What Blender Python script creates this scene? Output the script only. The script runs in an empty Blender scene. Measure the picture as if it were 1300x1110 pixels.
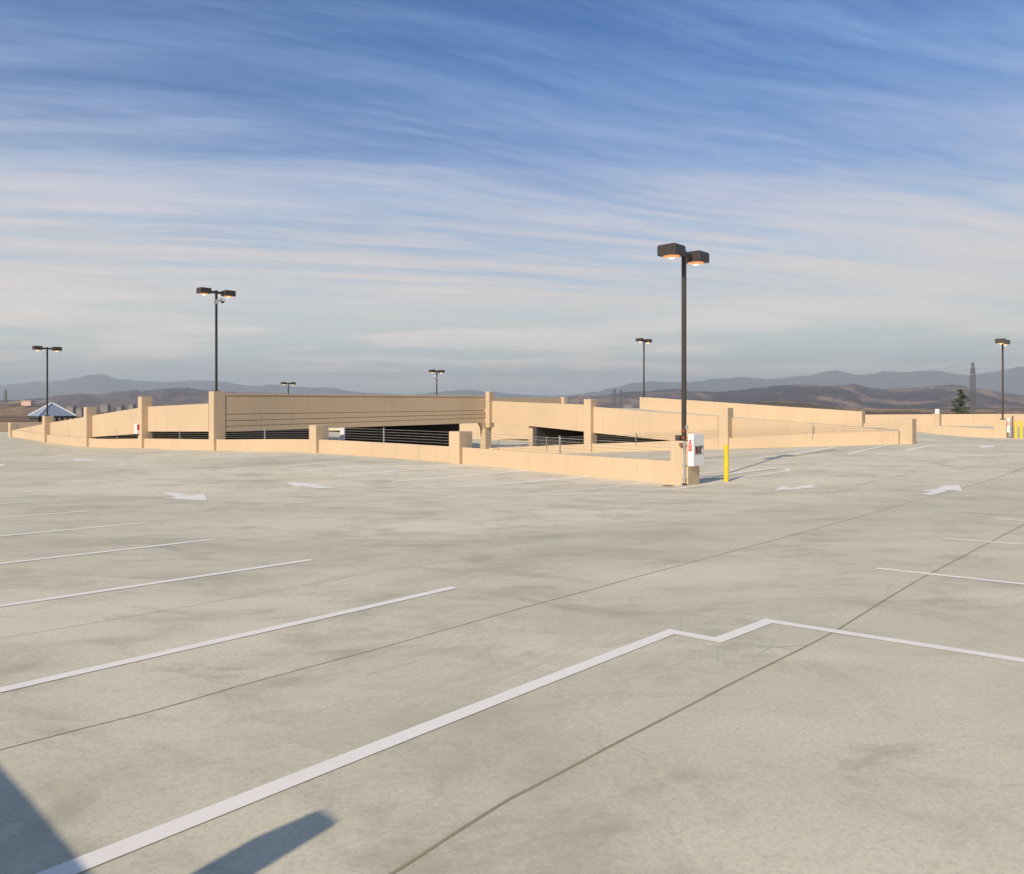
import bpy, bmesh, math, random
from mathutils import Vector
from mathutils import noise as mnoise
random.seed(7)
R = math.radians
sc = bpy.context.scene
COL = sc.collection

# ---------------------------------------------------------------- camera
FPX, CX, HY, W, H_ = 966.0, 650.0, 514.0, 1300.0, 1110.0
cam_d = bpy.data.cameras.new('camera')
cam = bpy.data.objects.new('camera', cam_d); COL.objects.link(cam)
cam.location = (0, 0, 0); cam.rotation_euler = (R(90), 0, 0)
cam_d.sensor_width = 36.0; cam_d.lens = FPX / W * 36.0
cam_d.shift_y = -(H_ / 2 - HY) / W
cam_d.clip_start = 0.05; cam_d.clip_end = 90000
sc.camera = cam

# ---------------------------------------------------------------- sun, sky
SUN_EL = R(29.0)
SUN_DIR = Vector((-0.53, -0.848, 0)).normalized()          # horizontal direction towards the sun
sd = bpy.data.lights.new('sun', 'SUN'); sd.energy = 3.25; sd.angle = R(0.53); sd.color = (1.0, 0.86, 0.70)
sun = bpy.data.objects.new('sun', sd); COL.objects.link(sun)
to_sun = Vector((SUN_DIR.x * math.cos(SUN_EL), SUN_DIR.y * math.cos(SUN_EL), math.sin(SUN_EL)))
sun.rotation_euler = (-to_sun).to_track_quat('-Z', 'Y').to_euler()

world = bpy.data.worlds.new('World'); sc.world = world; world.use_nodes = True
nt = world.node_tree; nt.nodes.clear()
def N(nt, t, **kw):
    n = nt.nodes.new(t)
    for k, v in kw.items(): setattr(n, k, v)
    return n
def mth(nt, op, a, b=None, c=None, clamp=False):
    n = nt.nodes.new('ShaderNodeMath'); n.operation = op; n.use_clamp = clamp
    for i, v in enumerate((a, b, c)):
        if v is None: continue
        if isinstance(v, (int, float)): n.inputs[i].default_value = v
        else: nt.links.new(v, n.inputs[i])
    return n.outputs[0]
def mixc(nt, f, a, b):
    n = nt.nodes.new('ShaderNodeMix'); n.data_type = 'RGBA'
    for s, v in ((n.inputs[0], f), (n.inputs[6], a), (n.inputs[7], b)):
        if isinstance(v, (int, float)): s.default_value = v
        elif isinstance(v, tuple): s.default_value = (*v[:3], 1)
        else: nt.links.new(v, s)
    return n.outputs[2]
def smooth(nt, v, lo, hi, a=0.0, b=1.0):
    n = nt.nodes.new('ShaderNodeMapRange'); n.interpolation_type = 'SMOOTHSTEP'
    nt.links.new(v, n.inputs[0])
    for i, x in zip((1, 2, 3, 4), (lo, hi, a, b)): n.inputs[i].default_value = x
    return n.outputs[0]
def noise(nt, vec, scale, detail=5, rough=0.55, dist=0.0):
    n = nt.nodes.new('ShaderNodeTexNoise'); nt.links.new(vec, n.inputs['Vector'])
    n.inputs['Scale'].default_value = scale; n.inputs['Detail'].default_value = detail
    n.inputs['Roughness'].default_value = rough; n.inputs['Distortion'].default_value = dist
    return n.outputs[0]
def mapping(nt, vec, rot=(0, 0, 0), scale=(1, 1, 1), loc=(0, 0, 0)):
    n = nt.nodes.new('ShaderNodeMapping'); nt.links.new(vec, n.inputs[0])
    n.inputs[1].default_value = loc; n.inputs[2].default_value = rot; n.inputs[3].default_value = scale
    return n.outputs[0]

def streak(nt, vec, ang, sx, sy, loc=(0, 0, 0)):
    return mapping(nt, mapping(nt, vec, rot=(0, 0, R(-ang))), scale=(sx, sy, 1), loc=loc)
SKY_STRENGTH = 0.10
sky = N(nt, 'ShaderNodeTexSky', sky_type='NISHITA'); sky.sun_disc = False
sky.sun_elevation = SUN_EL; sky.sun_rotation = math.atan2(SUN_DIR.x, SUN_DIR.y)
sky.air_density = 1.0; sky.dust_density = 1.0; sky.ozone_density = 1.6
tc = N(nt, 'ShaderNodeTexCoord')
sep = N(nt, 'ShaderNodeSeparateXYZ'); nt.links.new(tc.outputs['Generated'], sep.inputs[0])
z = mth(nt, 'MAXIMUM', sep.outputs[2], 0.0)
den = mth(nt, 'ADD', z, 0.07)
u = mth(nt, 'DIVIDE', sep.outputs[0], den); v = mth(nt, 'DIVIDE', sep.outputs[1], den)
cmb = N(nt, 'ShaderNodeCombineXYZ'); nt.links.new(u, cmb.inputs[0]); nt.links.new(v, cmb.inputs[1])
P0 = cmb.outputs[0]
# the long cirrus streaks: stretched along one compass direction of the cloud layer
wob = N(nt, 'ShaderNodeVectorMath', operation='MULTIPLY_ADD')
wn = N(nt, 'ShaderNodeTexNoise'); nt.links.new(mapping(nt, P0, scale=(0.30, 0.30, 1)), wn.inputs['Vector']); wn.inputs['Scale'].default_value = 1.0; wn.inputs['Detail'].default_value = 2
nt.links.new(wn.outputs['Color'], wob.inputs[0]); wob.inputs[1].default_value = (0.7, 0.7, 0); nt.links.new(P0, wob.inputs[2])
P1 = wob.outputs[0]
big = noise(nt, streak(nt, P1, 13, 0.25, 0.9, (1.3, 4.0, 0)), 1.0, 5, 0.58, 0.5)
mid = noise(nt, streak(nt, P1, 15, 0.34, 2.6, (3.1, 0.4, 0)), 1.7, 9, 0.66, 0.35)
fine = noise(nt, streak(nt, P1, 27, 0.9, 9.0, (0.2, 2.2, 0)), 2.6, 7, 0.68, 0.3)
cov = mth(nt, 'ADD', mth(nt, 'MULTIPLY', big, 0.40), mth(nt, 'ADD', mth(nt, 'MULTIPLY', mid, 0.44), mth(nt, 'MULTIPLY', fine, 0.16)))
band = smooth(nt, z, 0.50, 0.05, 0.0, 1.0)
c1 = mth(nt, 'ADD', cov, mth(nt, 'MULTIPLY', band, 0.37))
cf = smooth(nt, c1, 0.36, 0.88, 0.0, 0.96)
low = noise(nt, streak(nt, P0, 5, 0.38, 0.62, (5.3, 1.1, 0)), 1.3, 7, 0.60, 0.5)
cream = mixc(nt, smooth(nt, mid, 0.36, 0.60), (4.2, 4.6, 4.85), (5.3, 4.8, 4.5))
warm = mixc(nt, smooth(nt, z, 0.42, 0.14), (2.1, 3.2, 5.3), cream)
grey = mixc(nt, smooth(nt, low, 0.42, 0.62), (4.7, 5.25, 4.8), (7.7, 6.8, 5.7))
cloudcol = mixc(nt, smooth(nt, z, 0.17, 0.04), warm, grey)
hs = N(nt, 'ShaderNodeHueSaturation'); nt.links.new(sky.outputs[0], hs.inputs['Color'])
hs.inputs['Saturation'].default_value = 1.50; hs.inputs['Value'].default_value = 0.68; hs.inputs['Hue'].default_value = 0.511
fin = mixc(nt, cf, hs.outputs[0], cloudcol)
bg = N(nt, 'ShaderNodeBackground'); bg.inputs[1].default_value = SKY_STRENGTH
nt.links.new(fin, bg.inputs[0])
out = N(nt, 'ShaderNodeOutputWorld'); nt.links.new(bg.outputs[0], out.inputs[0])

sc.view_settings.view_transform = 'Standard'; sc.view_settings.look = 'None'
sc.view_settings.exposure = 0.74; sc.view_settings.gamma = 1.0; sc.view_settings.use_curve_mapping = False

# ---------------------------------------------------------------- plan frame
_n = math.hypot(890, 966)
E1 = (890 / _n, 966 / _n); E2 = (-966 / _n, 890 / _n)      # the two directions of the garage grid
def ab(a, b): return (a * E1[0] + b * E2[0], a * E1[1] + b * E2[1])
def ab_of(x, y): return (x * E1[0] + y * E1[1], x * E2[0] + y * E2[1])
def on_a(px, a):
    k = (px - CX) / FPX; Y = a / (k * E1[0] + E1[1]); return k * Y, Y
def on_b(px, b):
    k = (px - CX) / FPX; Y = b / (k * E2[0] + E2[1]); return k * Y, Y
def zy(py, Y): return (HY - py) * Y / FPX
def hermite(knots, x):
    if x <= knots[0][0]: return knots[0][1]
    if x >= knots[-1][0]: return knots[-1][1]
    n = len(knots)
    def sl(i):
        if i == 0 or i == n - 1: return 0.0
        return (knots[i+1][1] - knots[i-1][1]) / (knots[i+1][0] - knots[i-1][0])
    for i in range(n - 1):
        x0, y0 = knots[i]; x1, y1 = knots[i+1]
        if x <= x1:
            h = x1 - x0; t = (x - x0) / h; m0 = sl(i) * h; m1 = sl(i+1) * h
            return (2*t**3-3*t*t+1)*y0 + (t**3-2*t*t+t)*m0 + (-2*t**3+3*t*t)*y1 + (t**3-t*t)*m1
def lin(knots, x):
    if x <= knots[0][0]: return knots[0][1]
    for i in range(len(knots) - 1):
        x0, y0 = knots[i]; x1, y1 = knots[i+1]
        if x <= x1: return y0 + (y1 - y0) * (x - x0) / (x1 - x0)
    return knots[-1][1]
def sstep(x, a, b):
    t = max(0, min(1, (x - a) / (b - a))); return t * t * (3 - 2 * t)
HK = [(0, 1.70), (3.5, 1.77), (7.8, 1.92), (16, 2.18), (22.9, 2.42), (29.6, 2.30), (36, 2.29), (57, 2.42), (120, 2.42)]
DK = [(-60, 0.50), (-46, 0.55), (-38.7, 0.72), (-31.5, 0.74), (-24, 0.47), (-17, 0.28), (-8, 0.0)]
def deckz(x, y):                                            # the deck is pitched to its drains
    h = hermite(HK, y) + hermite(DK, x) * sstep(y, 14, 38)
    h -= 0.33 * math.exp(-((x - 20) ** 2 + (y - 38.4) ** 2) / (2 * 7.0 ** 2))
    return -h
def dpt(px, py):                                            # ray from the eye to the deck
    k = (px - CX) / FPX; Y = 20.0
    for _ in range(80):
        Y = 0.5 * Y + 0.5 * (FPX * -deckz(k * Y, Y) / (py - HY))
    return k * Y, Y

# ---------------------------------------------------------------- materials
MATS = {}
def new_mat(name):
    m = bpy.data.materials.new(name); m.use_nodes = True; MATS[name] = m
    return m, m.node_tree, m.node_tree.nodes['Principled BSDF']
def pos(nt): return N(nt, 'ShaderNodeNewGeometry').outputs['Position']
def bump(nt, bsdf, h, strength, dist):
    b = N(nt, 'ShaderNodeBump'); b.inputs['Strength'].default_value = strength; b.inputs['Distance'].default_value = dist
    nt.links.new(h, b.inputs['Height']); nt.links.new(b.outputs[0], bsdf.inputs['Normal'])

def concrete_color(nt, p):
    rot = -math.atan2(E1[1], E1[0])
    q = mapping(nt, p, rot=(0, 0, rot))
    warp = noise(nt, q, 0.35, 3, 0.5)
    large = noise(nt, mapping(nt, p, scale=(0.55, 1, 1)), 0.085, 6, 0.58, 1.2)
    pool = noise(nt, mapping(nt, p, scale=(0.6, 1.0, 1), loc=(3, 7, 0)), 0.36, 9, 0.66, 1.1)
    trow = noise(nt, mapping(nt, p, scale=(0.55, 1.0, 1), rot=(0, 0, R(4))), 1.15, 8, 0.68, 0.9)
    grain = noise(nt, p, 38.0, 4, 0.7)
    speck = noise(nt, p, 160.0, 2, 0.8)
    base = mixc(nt, smooth(nt, large, 0.38, 0.62), (0.62, 0.575, 0.415), (0.78, 0.69, 0.505))
    c = mixc(nt, smooth(nt, pool, 0.50, 0.66, 0.0, 0.50), base, (0.40, 0.375, 0.26))
    c = mixc(nt, smooth(nt, pool, 0.42, 0.30, 0.0, 0.5), c, (0.70, 0.63, 0.52))
    c = mixc(nt, smooth(nt, trow, 0.50, 0.68, 0.0, 0.55), c, (0.37, 0.345, 0.235))
    c = mixc(nt, smooth(nt, trow, 0.45, 0.25, 0.0, 0.6), c, (0.72, 0.65, 0.54))
    blot = noise(nt, mapping(nt, p, scale=(0.7, 1.0, 1), loc=(11, 2, 0)), 0.95, 10, 0.72, 0.6)
    c = mixc(nt, smooth(nt, blot, 0.50, 0.66, 0.0, 0.42), c, (0.38, 0.36, 0.25))
    c = mixc(nt, smooth(nt, blot, 0.47, 0.34, 0.0, 0.35), c, (0.76, 0.66, 0.53))
    broom = noise(nt, mapping(nt, q, scale=(1.0, 14.0, 1)), 5.0, 4, 0.7)
    c = mixc(nt, smooth(nt, broom, 0.48, 0.70, 0.0, 0.13), c, (0.34, 0.31, 0.24))
    edge = mth(nt, 'ABSOLUTE', mth(nt, 'SUBTRACT', pool, 0.53))          # tide marks round dried puddles
    c = mixc(nt, smooth(nt, edge, 0.012, 0.0, 0.0, 0.16), c, (0.25, 0.24, 0.18))
    c = mixc(nt, smooth(nt, grain, 0.40, 0.70, 0.0, 0.30), c, (0.30, 0.28, 0.22))
    c = mixc(nt, smooth(nt, speck, 0.62, 0.72, 0.0, 0.35), c, (0.24, 0.23, 0.19))
    return c, trow, grain
m, nt, b = new_mat('deck_concrete')
p = pos(nt); c, trow, grain = concrete_color(nt, p)
nt.links.new(c, b.inputs['Base Color']); b.inputs['Roughness'].default_value = 0.72
b.inputs['Specular IOR Level'].default_value = 0.35
nt.links.new(smooth(nt, trow, 0.35, 0.7, 0.80, 0.60), b.inputs['Roughness'])
bump(nt, b, grain, 0.25, 0.004)

m, nt, b = new_mat('white_paint')
p = pos(nt); c, trow, grain = concrete_color(nt, p)
w = mixc(nt, smooth(nt, noise(nt, p, 2.2, 6, 0.7), 0.45, 0.75, 0, 0.25), (0.88, 0.83, 0.73), (0.72, 0.67, 0.585))
f = smooth(nt, noise(nt, p, 22, 8, 0.8), 0.56, 0.70, 0.0, 0.40)
nt.links.new(mixc(nt, f, w, c), b.inputs['Base Color']); b.inputs['Roughness'].default_value = 0.6

m, nt, b = new_mat('faded_paint')
p = pos(nt); c, trow, grain = concrete_color(nt, p)
f = smooth(nt, noise(nt, p, 3.5, 6, 0.75), 0.35, 0.65, 0.0, 0.3)
nt.links.new(mixc(nt, f, (0.88, 0.83, 0.76), c), b.inputs['Base Color']); b.inputs['Roughness'].default_value = 0.7

m, nt, b = new_mat('joint_sealant')
p = pos(nt)
nt.links.new(mixc(nt, noise(nt, p, 3, 5), (0.24, 0.21, 0.12), (0.42, 0.37, 0.24)), b.inputs['Base Color']); b.inputs['Roughness'].default_value = 0.8

m, nt, b = new_mat('chalk')
b.inputs['Base Color'].default_value = (0.44, 0.53, 0.49, 1); b.inputs['Roughness'].default_value = 0.9

def wall_mat(name, col, dirt=0.14):
    m, nt, b = new_mat(name); p = pos(nt)
    n1 = noise(nt, p, 0.22, 5, 0.6); n2 = noise(nt, mapping(nt, p, scale=(3.0, 3.0, 0.25)), 1.2, 6, 0.6)
    n3 = noise(nt, p, 60, 3, 0.6)
    c = mixc(nt, smooth(nt, n1, 0.3, 0.7), tuple(x * 0.95 for x in col), tuple(min(1, x * 1.04) for x in col))
    c = mixc(nt, smooth(nt, n2, 0.52, 0.80, 0, dirt * 2), c, tuple(x * 0.70 for x in col))
    c = mixc(nt, smooth(nt, n3, 0.4, 0.8, 0, 0.12), c, tuple(x * 0.75 for x in col))
    nt.links.new(c, b.inputs['Base Color']); b.inputs['Roughness'].default_value = 0.85
    bump(nt, b, n3, 0.3, 0.004)
    return m
wall_mat('tan_paint', (0.525, 0.402, 0.262), 0.24)
wall_mat('groove', (0.36, 0.25, 0.13))
wall_mat('bare_concrete', (0.30, 0.28, 0.24), 0.3)
wall_mat('interior_shade', (0.055, 0.052, 0.05), 0.3)  # near-black colour stands in for the shade inside the garage

def plain(name, col, rough=0.5, metal=0.0, var=0.12, scale=8):
    m, nt, b = new_mat(name); p = pos(nt)
    c = mixc(nt, smooth(nt, noise(nt, p, scale, 5, 0.6), 0.35, 0.7), col, tuple(x * (1 - var * 2) for x in col))
    nt.links.new(c, b.inputs['Base Color']); b.inputs['Roughness'].default_value = rough; b.inputs['Metallic'].default_value = metal
    return m
plain('bronze_pole', (0.045, 0.036, 0.030), 0.45)
plain('rust', (0.22, 0.07, 0.03), 0.8)
plain('galvanised', (0.50, 0.50, 0.48), 0.40, 0.6)
plain('cable_steel', (0.42, 0.40, 0.36), 0.45, 0.3)
plain('cabinet_white', (0.82, 0.81, 0.79), 0.35, var=0.04)
plain('extinguisher_red', (0.62, 0.025, 0.02), 0.35, var=0.05)
plain('cabinet_black', (0.02, 0.02, 0.02), 0.5)
plain('brass', (0.45, 0.33, 0.10), 0.4, 0.7)
plain('yellow_paint', (0.74, 0.53, 0.02), 0.5, var=0.06)
plain('camera_white', (0.75, 0.74, 0.70), 0.4)
plain('metal_roof', (0.30, 0.36, 0.44), 0.45, 0.2)
plain('city_wall', (0.26, 0.23, 0.21), 0.9)
plain('roof_ridge', (0.68, 0.70, 0.72), 0.45)
plain('dark_frame', (0.05, 0.05, 0.055), 0.6)
plain('pale_stucco', (0.55, 0.50, 0.44), 0.85)
plain('sign_pink', (0.72, 0.48, 0.38), 0.7)
plain('roof_brown', (0.16, 0.10, 0.07), 0.8)
plain('tower_steel', (0.13, 0.13, 0.13), 0.6)
plain('bark', (0.10, 0.07, 0.05), 0.9)
plain('deck_dirt', (0.28, 0.18, 0.09), 0.9)
m, nt, b = new_mat('window_glass'); b.inputs['Base Color'].default_value = (0.16, 0.22, 0.18, 1); b.inputs['Roughness'].default_value = 0.15
b.inputs['Alpha'].default_value = 0.10
m, nt, b = new_mat('lamp_glass'); b.inputs['Base Color'].default_value = (0.75, 0.45, 0.28, 1); b.inputs['Roughness'].default_value = 0.25
b.inputs['Emission Color'].default_value = (1.0, 0.40, 0.14, 1); b.inputs['Emission Strength'].default_value = 0.35
m, nt, b = new_mat('lamp_bulb'); b.inputs['Base Color'].default_value = (1, 0.8, 0.6, 1)
b.inputs['Emission Color'].default_value = (1.0, 0.72, 0.36, 1); b.inputs['Emission Strength'].default_value = 5.0
m, nt, b = new_mat('needles'); p = pos(nt)
nt.links.new(mixc(nt, smooth(nt, noise(nt, p, 1.5, 4), 0.35, 0.65), (0.018, 0.045, 0.018), (0.05, 0.09, 0.03)), b.inputs['Base Color']); b.inputs['Roughness'].default_value = 0.7

def land_mat(name, s, a_, b_, c_, w=(0.45, 0.60)):
    m, nt, b = new_mat(name); p = pos(nt)
    n1 = noise(nt, mapping(nt, p, scale=(1, 0.35, 1)), 1 / s, 9, 0.62, 0.6)
    n2 = noise(nt, mapping(nt, p, scale=(1, 0.25, 2), loc=(9, 3, 0)), 4.2 / s, 8, 0.7, 0.4)
    n3 = noise(nt, mapping(nt, p, scale=(1, 0.2, 3)), 17 / s, 5, 0.75)
    c = mixc(nt, smooth(nt, n1, w[0], w[1]), a_, b_)
    c = mixc(nt, smooth(nt, n2, 0.50, 0.62, 0, 0.9), c, c_)
    c = mixc(nt, smooth(nt, n3, 0.46, 0.62, 0, 0.6), c, tuple(x * 0.4 for x in a_))
    nt.links.new(c, b.inputs['Base Color']); b.inputs['Roughness'].default_value = 1.0
    b.inputs['Specular IOR Level'].default_value = 0.0
land_mat('valley', 700, (0.075, 0.065, 0.05), (0.15, 0.11, 0.08), (0.26, 0.17, 0.11))
land_mat('near_hill', 420, (0.13, 0.10, 0.07), (0.34, 0.23, 0.14), (0.60, 0.42, 0.24), (0.42, 0.58))
land_mat('mid_hill', 1400, (0.07, 0.058, 0.065), (0.13, 0.10, 0.10), (0.34, 0.23, 0.16), (0.42, 0.6))
land_mat('far_hill', 3800, (0.06, 0.06, 0.06), (0.10, 0.09, 0.08), (0.15, 0.12, 0.10))

# ---------------------------------------------------------------- mesh helpers
def link_mesh(name, bm, mat, parent=None, origin=None, bevel=0, smooth_=False, **tags):
    me = bpy.data.meshes.new(name)
    bmesh.ops.recalc_face_normals(bm, faces=bm.faces)
    if parent is not None and origin is None:
        origin = world_loc(parent)
    if origin is not None:
        for vv in bm.verts: vv.co -= Vector(origin)
    bm.to_mesh(me); bm.free()
    if smooth_:
        for pl in me.polygons: pl.use_smooth = True
    o = bpy.data.objects.new(name, me); COL.objects.link(o)
    ms = mat if isinstance(mat, (list, tuple)) else [mat]
    for x in ms: me.materials.append(MATS[x])
    if parent is not None: o.parent = parent
    elif origin is not None: o.location = origin
    if bevel:
        md = o.modifiers.new('edge', 'BEVEL'); md.width = bevel; md.segments = 2; md.limit_method = 'ANGLE'; md.angle_limit = R(40)
    for k, v_ in tags.items(): o[k] = v_
    return o
def world_loc(o):
    l = Vector((0, 0, 0))
    while o is not None:
        l += Vector(o.location); o = o.parent
    return l
def thing(name, loc, label, category, group=None):
    o = bpy.data.objects.new(name, None); COL.objects.link(o); o.empty_display_size = 0.3
    o.location = loc; o['label'] = label; o['category'] = category
    if group: o['group'] = group
    return o
def dup(root, loc, label, group=None):
    r = root.copy(); COL.objects.link(r); r.location = loc; r['label'] = label
    if group: r['group'] = group
    for ch in list(root.children):
        c_ = ch.copy(); COL.objects.link(c_); c_.parent = r
        for g in list(ch.children):
            d = g.copy(); COL.objects.link(d); d.parent = c_
    return r
def hexa(bm, lo, hi):                                       # two quads (lists of 4 xyz) -> closed box
    vs = [bm.verts.new(q) for q in lo + hi]
    f = [(0, 1, 2, 3), (4, 5, 6, 7), (0, 1, 5, 4), (1, 2, 6, 5), (2, 3, 7, 6), (3, 0, 4, 7)]
    for q in f: bm.faces.new([vs[i] for i in q])
def box_ab(bm, a0, a1, b0, b1, z0, z1):
    c4 = [ab(a0, b0), ab(a1, b0), ab(a1, b1), ab(a0, b1)]
    hexa(bm, [(x, y, z0) for x, y in c4], [(x, y, z1) for x, y in c4])
def box_xy(bm, x0, x1, y0, y1, z0, z1):
    c4 = [(x0, y0), (x1, y0), (x1, y1), (x0, y1)]
    hexa(bm, [(x, y, z0) for x, y in c4], [(x, y, z1) for x, y in c4])
def prism_run(bm, pts, off):                                # pts: (x, y, ztop, zbot), off: thickness vector; one closed sloped wall
    rows = []
    for x, y, zt, zb in pts:
        rows.append([bm.verts.new(q) for q in ((x, y, zb), (x, y, zt), (x + off[0], y + off[1], zt), (x + off[0], y + off[1], zb))])
    for r0, r1 in zip(rows, rows[1:]):
        for i in range(4):
            j = (i + 1) % 4
            bm.faces.new((r0[i], r0[j], r1[j], r1[i]))
    bm.faces.new(rows[0]); bm.faces.new(rows[-1][::-1])
def tube(bm, p0, p1, r0, r1=None, n=8, caps=True):
    r1 = r0 if r1 is None else r1
    p0, p1 = Vector(p0), Vector(p1); d = (p1 - p0).normalized()
    s = d.orthogonal().normalized(); t = d.cross(s)
    A = [bm.verts.new(p0 + (s * math.cos(i * 2 * math.pi / n) + t * math.sin(i * 2 * math.pi / n)) * r0) for i in range(n)]
    B = [bm.verts.new(p1 + (s * math.cos(i * 2 * math.pi / n) + t * math.sin(i * 2 * math.pi / n)) * r1) for i in range(n)]
    for i in range(n): bm.faces.new((A[i], A[(i+1) % n], B[(i+1) % n], B[i]))
    if caps: bm.faces.new(A[::-1]); bm.faces.new(B)
def dome(bm, c, r, hgt, n=16, k=5, sign=-1):
    rings = []
    for j in range(k):
        t = j / k * math.pi / 2
        rings.append([bm.verts.new((c[0] + r * math.cos(t) * math.cos(2*math.pi*i/n), c[1] + r * math.cos(t) * math.sin(2*math.pi*i/n), c[2] + sign * hgt * math.sin(t))) for i in range(n)])
    tip = bm.verts.new((c[0], c[1], c[2] + sign * hgt))
    for r0, r1 in zip(rings, rings[1:]):
        for i in range(n): bm.faces.new((r0[i], r0[(i+1) % n], r1[(i+1) % n], r1[i]))
    for i in range(n): bm.faces.new((rings[-1][i], rings[-1][(i+1) % n], tip))
    bm.faces.new(rings[0][::-1])

# ---------------------------------------------------------------- parking deck
A1W, A2W, A3W, A4W = 20.34, 41.70, 65.0, 100.0               # the lines of walls, counted away from the camera
B0, BAY = 11.35, 9.94
def in_deck(a, b):
    if b < B0: return a < A4W
    if a < A1W + 0.35: return b < 95
    if b > 82: return a < A4W
    if a > A3W + 0.2: return True
    return a > 54 and b > 60
def frange(lo, hi, st):
    r = []; x = lo
    while x < hi - 1e-6: r.append(x); x += st
    return r
al = frange(-1.7, 20.5, 0.5) + frange(20.69, 41, 1.0) + [41.7] + frange(42.4, 54, 1.4) + [54.0] + frange(55.4, 65, 1.4) + [65.2] + frange(66.5, 100, 1.5) + [100.0]
bl = frange(-22, -4, 1.5) + frange(-4, B0 - 0.4, 0.5) + [B0] + frange(12, 34, 0.75) + frange(34, 60, 1.3) + [60.0] + frange(61.5, 82, 1.5) + [82.0] + frange(83.5, 95, 1.5) + [95.0]
bm = bmesh.new(); gv = {}
def gvert(i, j):
    if (i, j) not in gv:
        x, y = ab(al[i], bl[j]); gv[(i, j)] = bm.verts.new((x, y, deckz(x, y)))
    return gv[(i, j)]
for i in range(len(al) - 1):
    for j in range(len(bl) - 1):
        if in_deck((al[i] + al[i+1]) / 2, (bl[j] + bl[j+1]) / 2):
            bm.faces.new((gvert(i, j), gvert(i+1, j), gvert(i+1, j+1), gvert(i, j+1)))
ext = bmesh.ops.extrude_face_region(bm, geom=bm.faces[:])
for g in ext['geom']:
    if isinstance(g, bmesh.types.BMVert): g.co.z -= 0.35
deck = link_mesh('parking_deck', bm, 'deck_concrete', kind='structure', smooth_=False)

def strip_mesh(bm, pts, w, off=0.005, w_end=None):          # pts on the deck (x,y): a painted band with mitred corners
    P = [Vector((x, y)) for x, y in pts]; Q = []; 
    for i in range(len(P) - 1):
        n = max(1, int((P[i+1] - P[i]).length / 0.5))
        for k in range(n): Q.append((P[i].lerp(P[i+1], k / n)))
    Q.append(P[-1]); L = []; Rr = []
    for i, q in enumerate(Q):
        d0 = (q - Q[i-1]).normalized() if i else (Q[1] - q).normalized()
        d1 = (Q[i+1] - q).normalized() if i < len(Q) - 1 else d0
        n0 = Vector((-d0.y, d0.x)); n1 = Vector((-d1.y, d1.x)); m_ = (n0 + n1).normalized()
        s = (w / 2) / max(0.3, m_.dot(n0))
        for lst, sg in ((L, 1), (Rr, -1)):
            t = q + m_ * s * sg; lst.append(bm.verts.new((t.x, t.y, deckz(t.x, t.y) + off)))
    for i in range(len(Q) - 1): bm.faces.new((L[i], L[i+1], Rr[i+1], Rr[i]))
def pline(pxs, w=0.10, mat='white_paint', name='parking_line', off=0.005):
    bm = bmesh.new(); strip_mesh(bm, [dpt(*q) for q in pxs], w, off)
    return link_mesh(name, bm, mat, deck, kind='structure')
def extend(p_from, p_to, px):                               # follow a line of the photo out past the frame
    t = (px - p_to[0]) / (p_to[0] - p_from[0]) if p_to[0] != p_from[0] else 0
    return (px, p_to[1] + (p_to[1] - p_from[1]) * t)
# near stall line with its jog at the corner stall
def back_ext(p, q, dist):                                   # extend a deck line by metres beyond q
    P, Q = Vector(dpt(*p)), Vector(dpt(*q)); d = (Q - P).normalized(); return tuple(Q + d * dist)
bm = bmesh.new()
pts = [back_ext((853, 802.5), (300, 1020), 1.6), dpt(300, 1020), dpt(853, 802.5), dpt(911, 813.5), dpt(976, 789), dpt(1300, 839.5), back_ext((976, 789), (1300, 839.5), 3.0)]
strip_mesh(bm, pts, 0.115); link_mesh('parking_line', bm, 'white_paint', deck, kind='structure')
for q0, q1, ex in (((577, 746), (0, 877), 2.5), ((396, 711), (0, 770), 2.5), ((273, 685), (0, 716), 2.5), ((185, 664), (0, 681), 2.5),
                   ((112, 649), (0, 658), 3), ((59, 636), (0, 640), 3.5), ((18, 624.7), (0, 626), 4),
                   ((1113, 722), (1300, 742), 4), ((1200, 684.5), (1300, 691.5), 4), ((1263, 659), (1300, 661.5), 4.5)):
    bm = bmesh.new(); strip_mesh(bm, [dpt(*q0), dpt(*q1), back_ext(q0, q1, ex)], 0.112 + 0.05 * sstep(dpt(*q0)[1], 10, 17)); link_mesh('parking_line', bm, 'white_paint', deck, kind='structure')
# stalls in front of the low wall
for q0, q1 in (((575, 619), (750, 604.5)), ((497, 611.5), (671, 597.5)), ((430, 604), (601, 591))):
    pline([q0, q1], 0.21, 'white_paint')
for q0, q1 in (((392, 598), (541, 585.5)), ((355, 593), (487, 582)), ((320, 588), (440, 579.5)), ((1076, 577), (1129, 565.5)), ((1000, 577), (1060, 568)),
               ((1150, 572), (1185, 565.5)), ((1170, 552.5), (1205, 551)), ((1225, 557), (1258, 555)), ((1163, 561), (1190, 559)), ((880, 573.2), (925, 571.8))):
    pline([q0, q1], 0.20, 'faded_paint')
# island outline round the corner post
loop = [(832, 611.3), (669, 628), (700, 629), (760, 627.5), (863, 620), (940, 606.5), (985, 600), (999, 598), (1001, 596.5), (997, 595.3), (986, 594.6), (950, 598.5), (915, 602.5), (888, 606.5)]
pline(loop, 0.13, 'white_paint')
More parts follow.
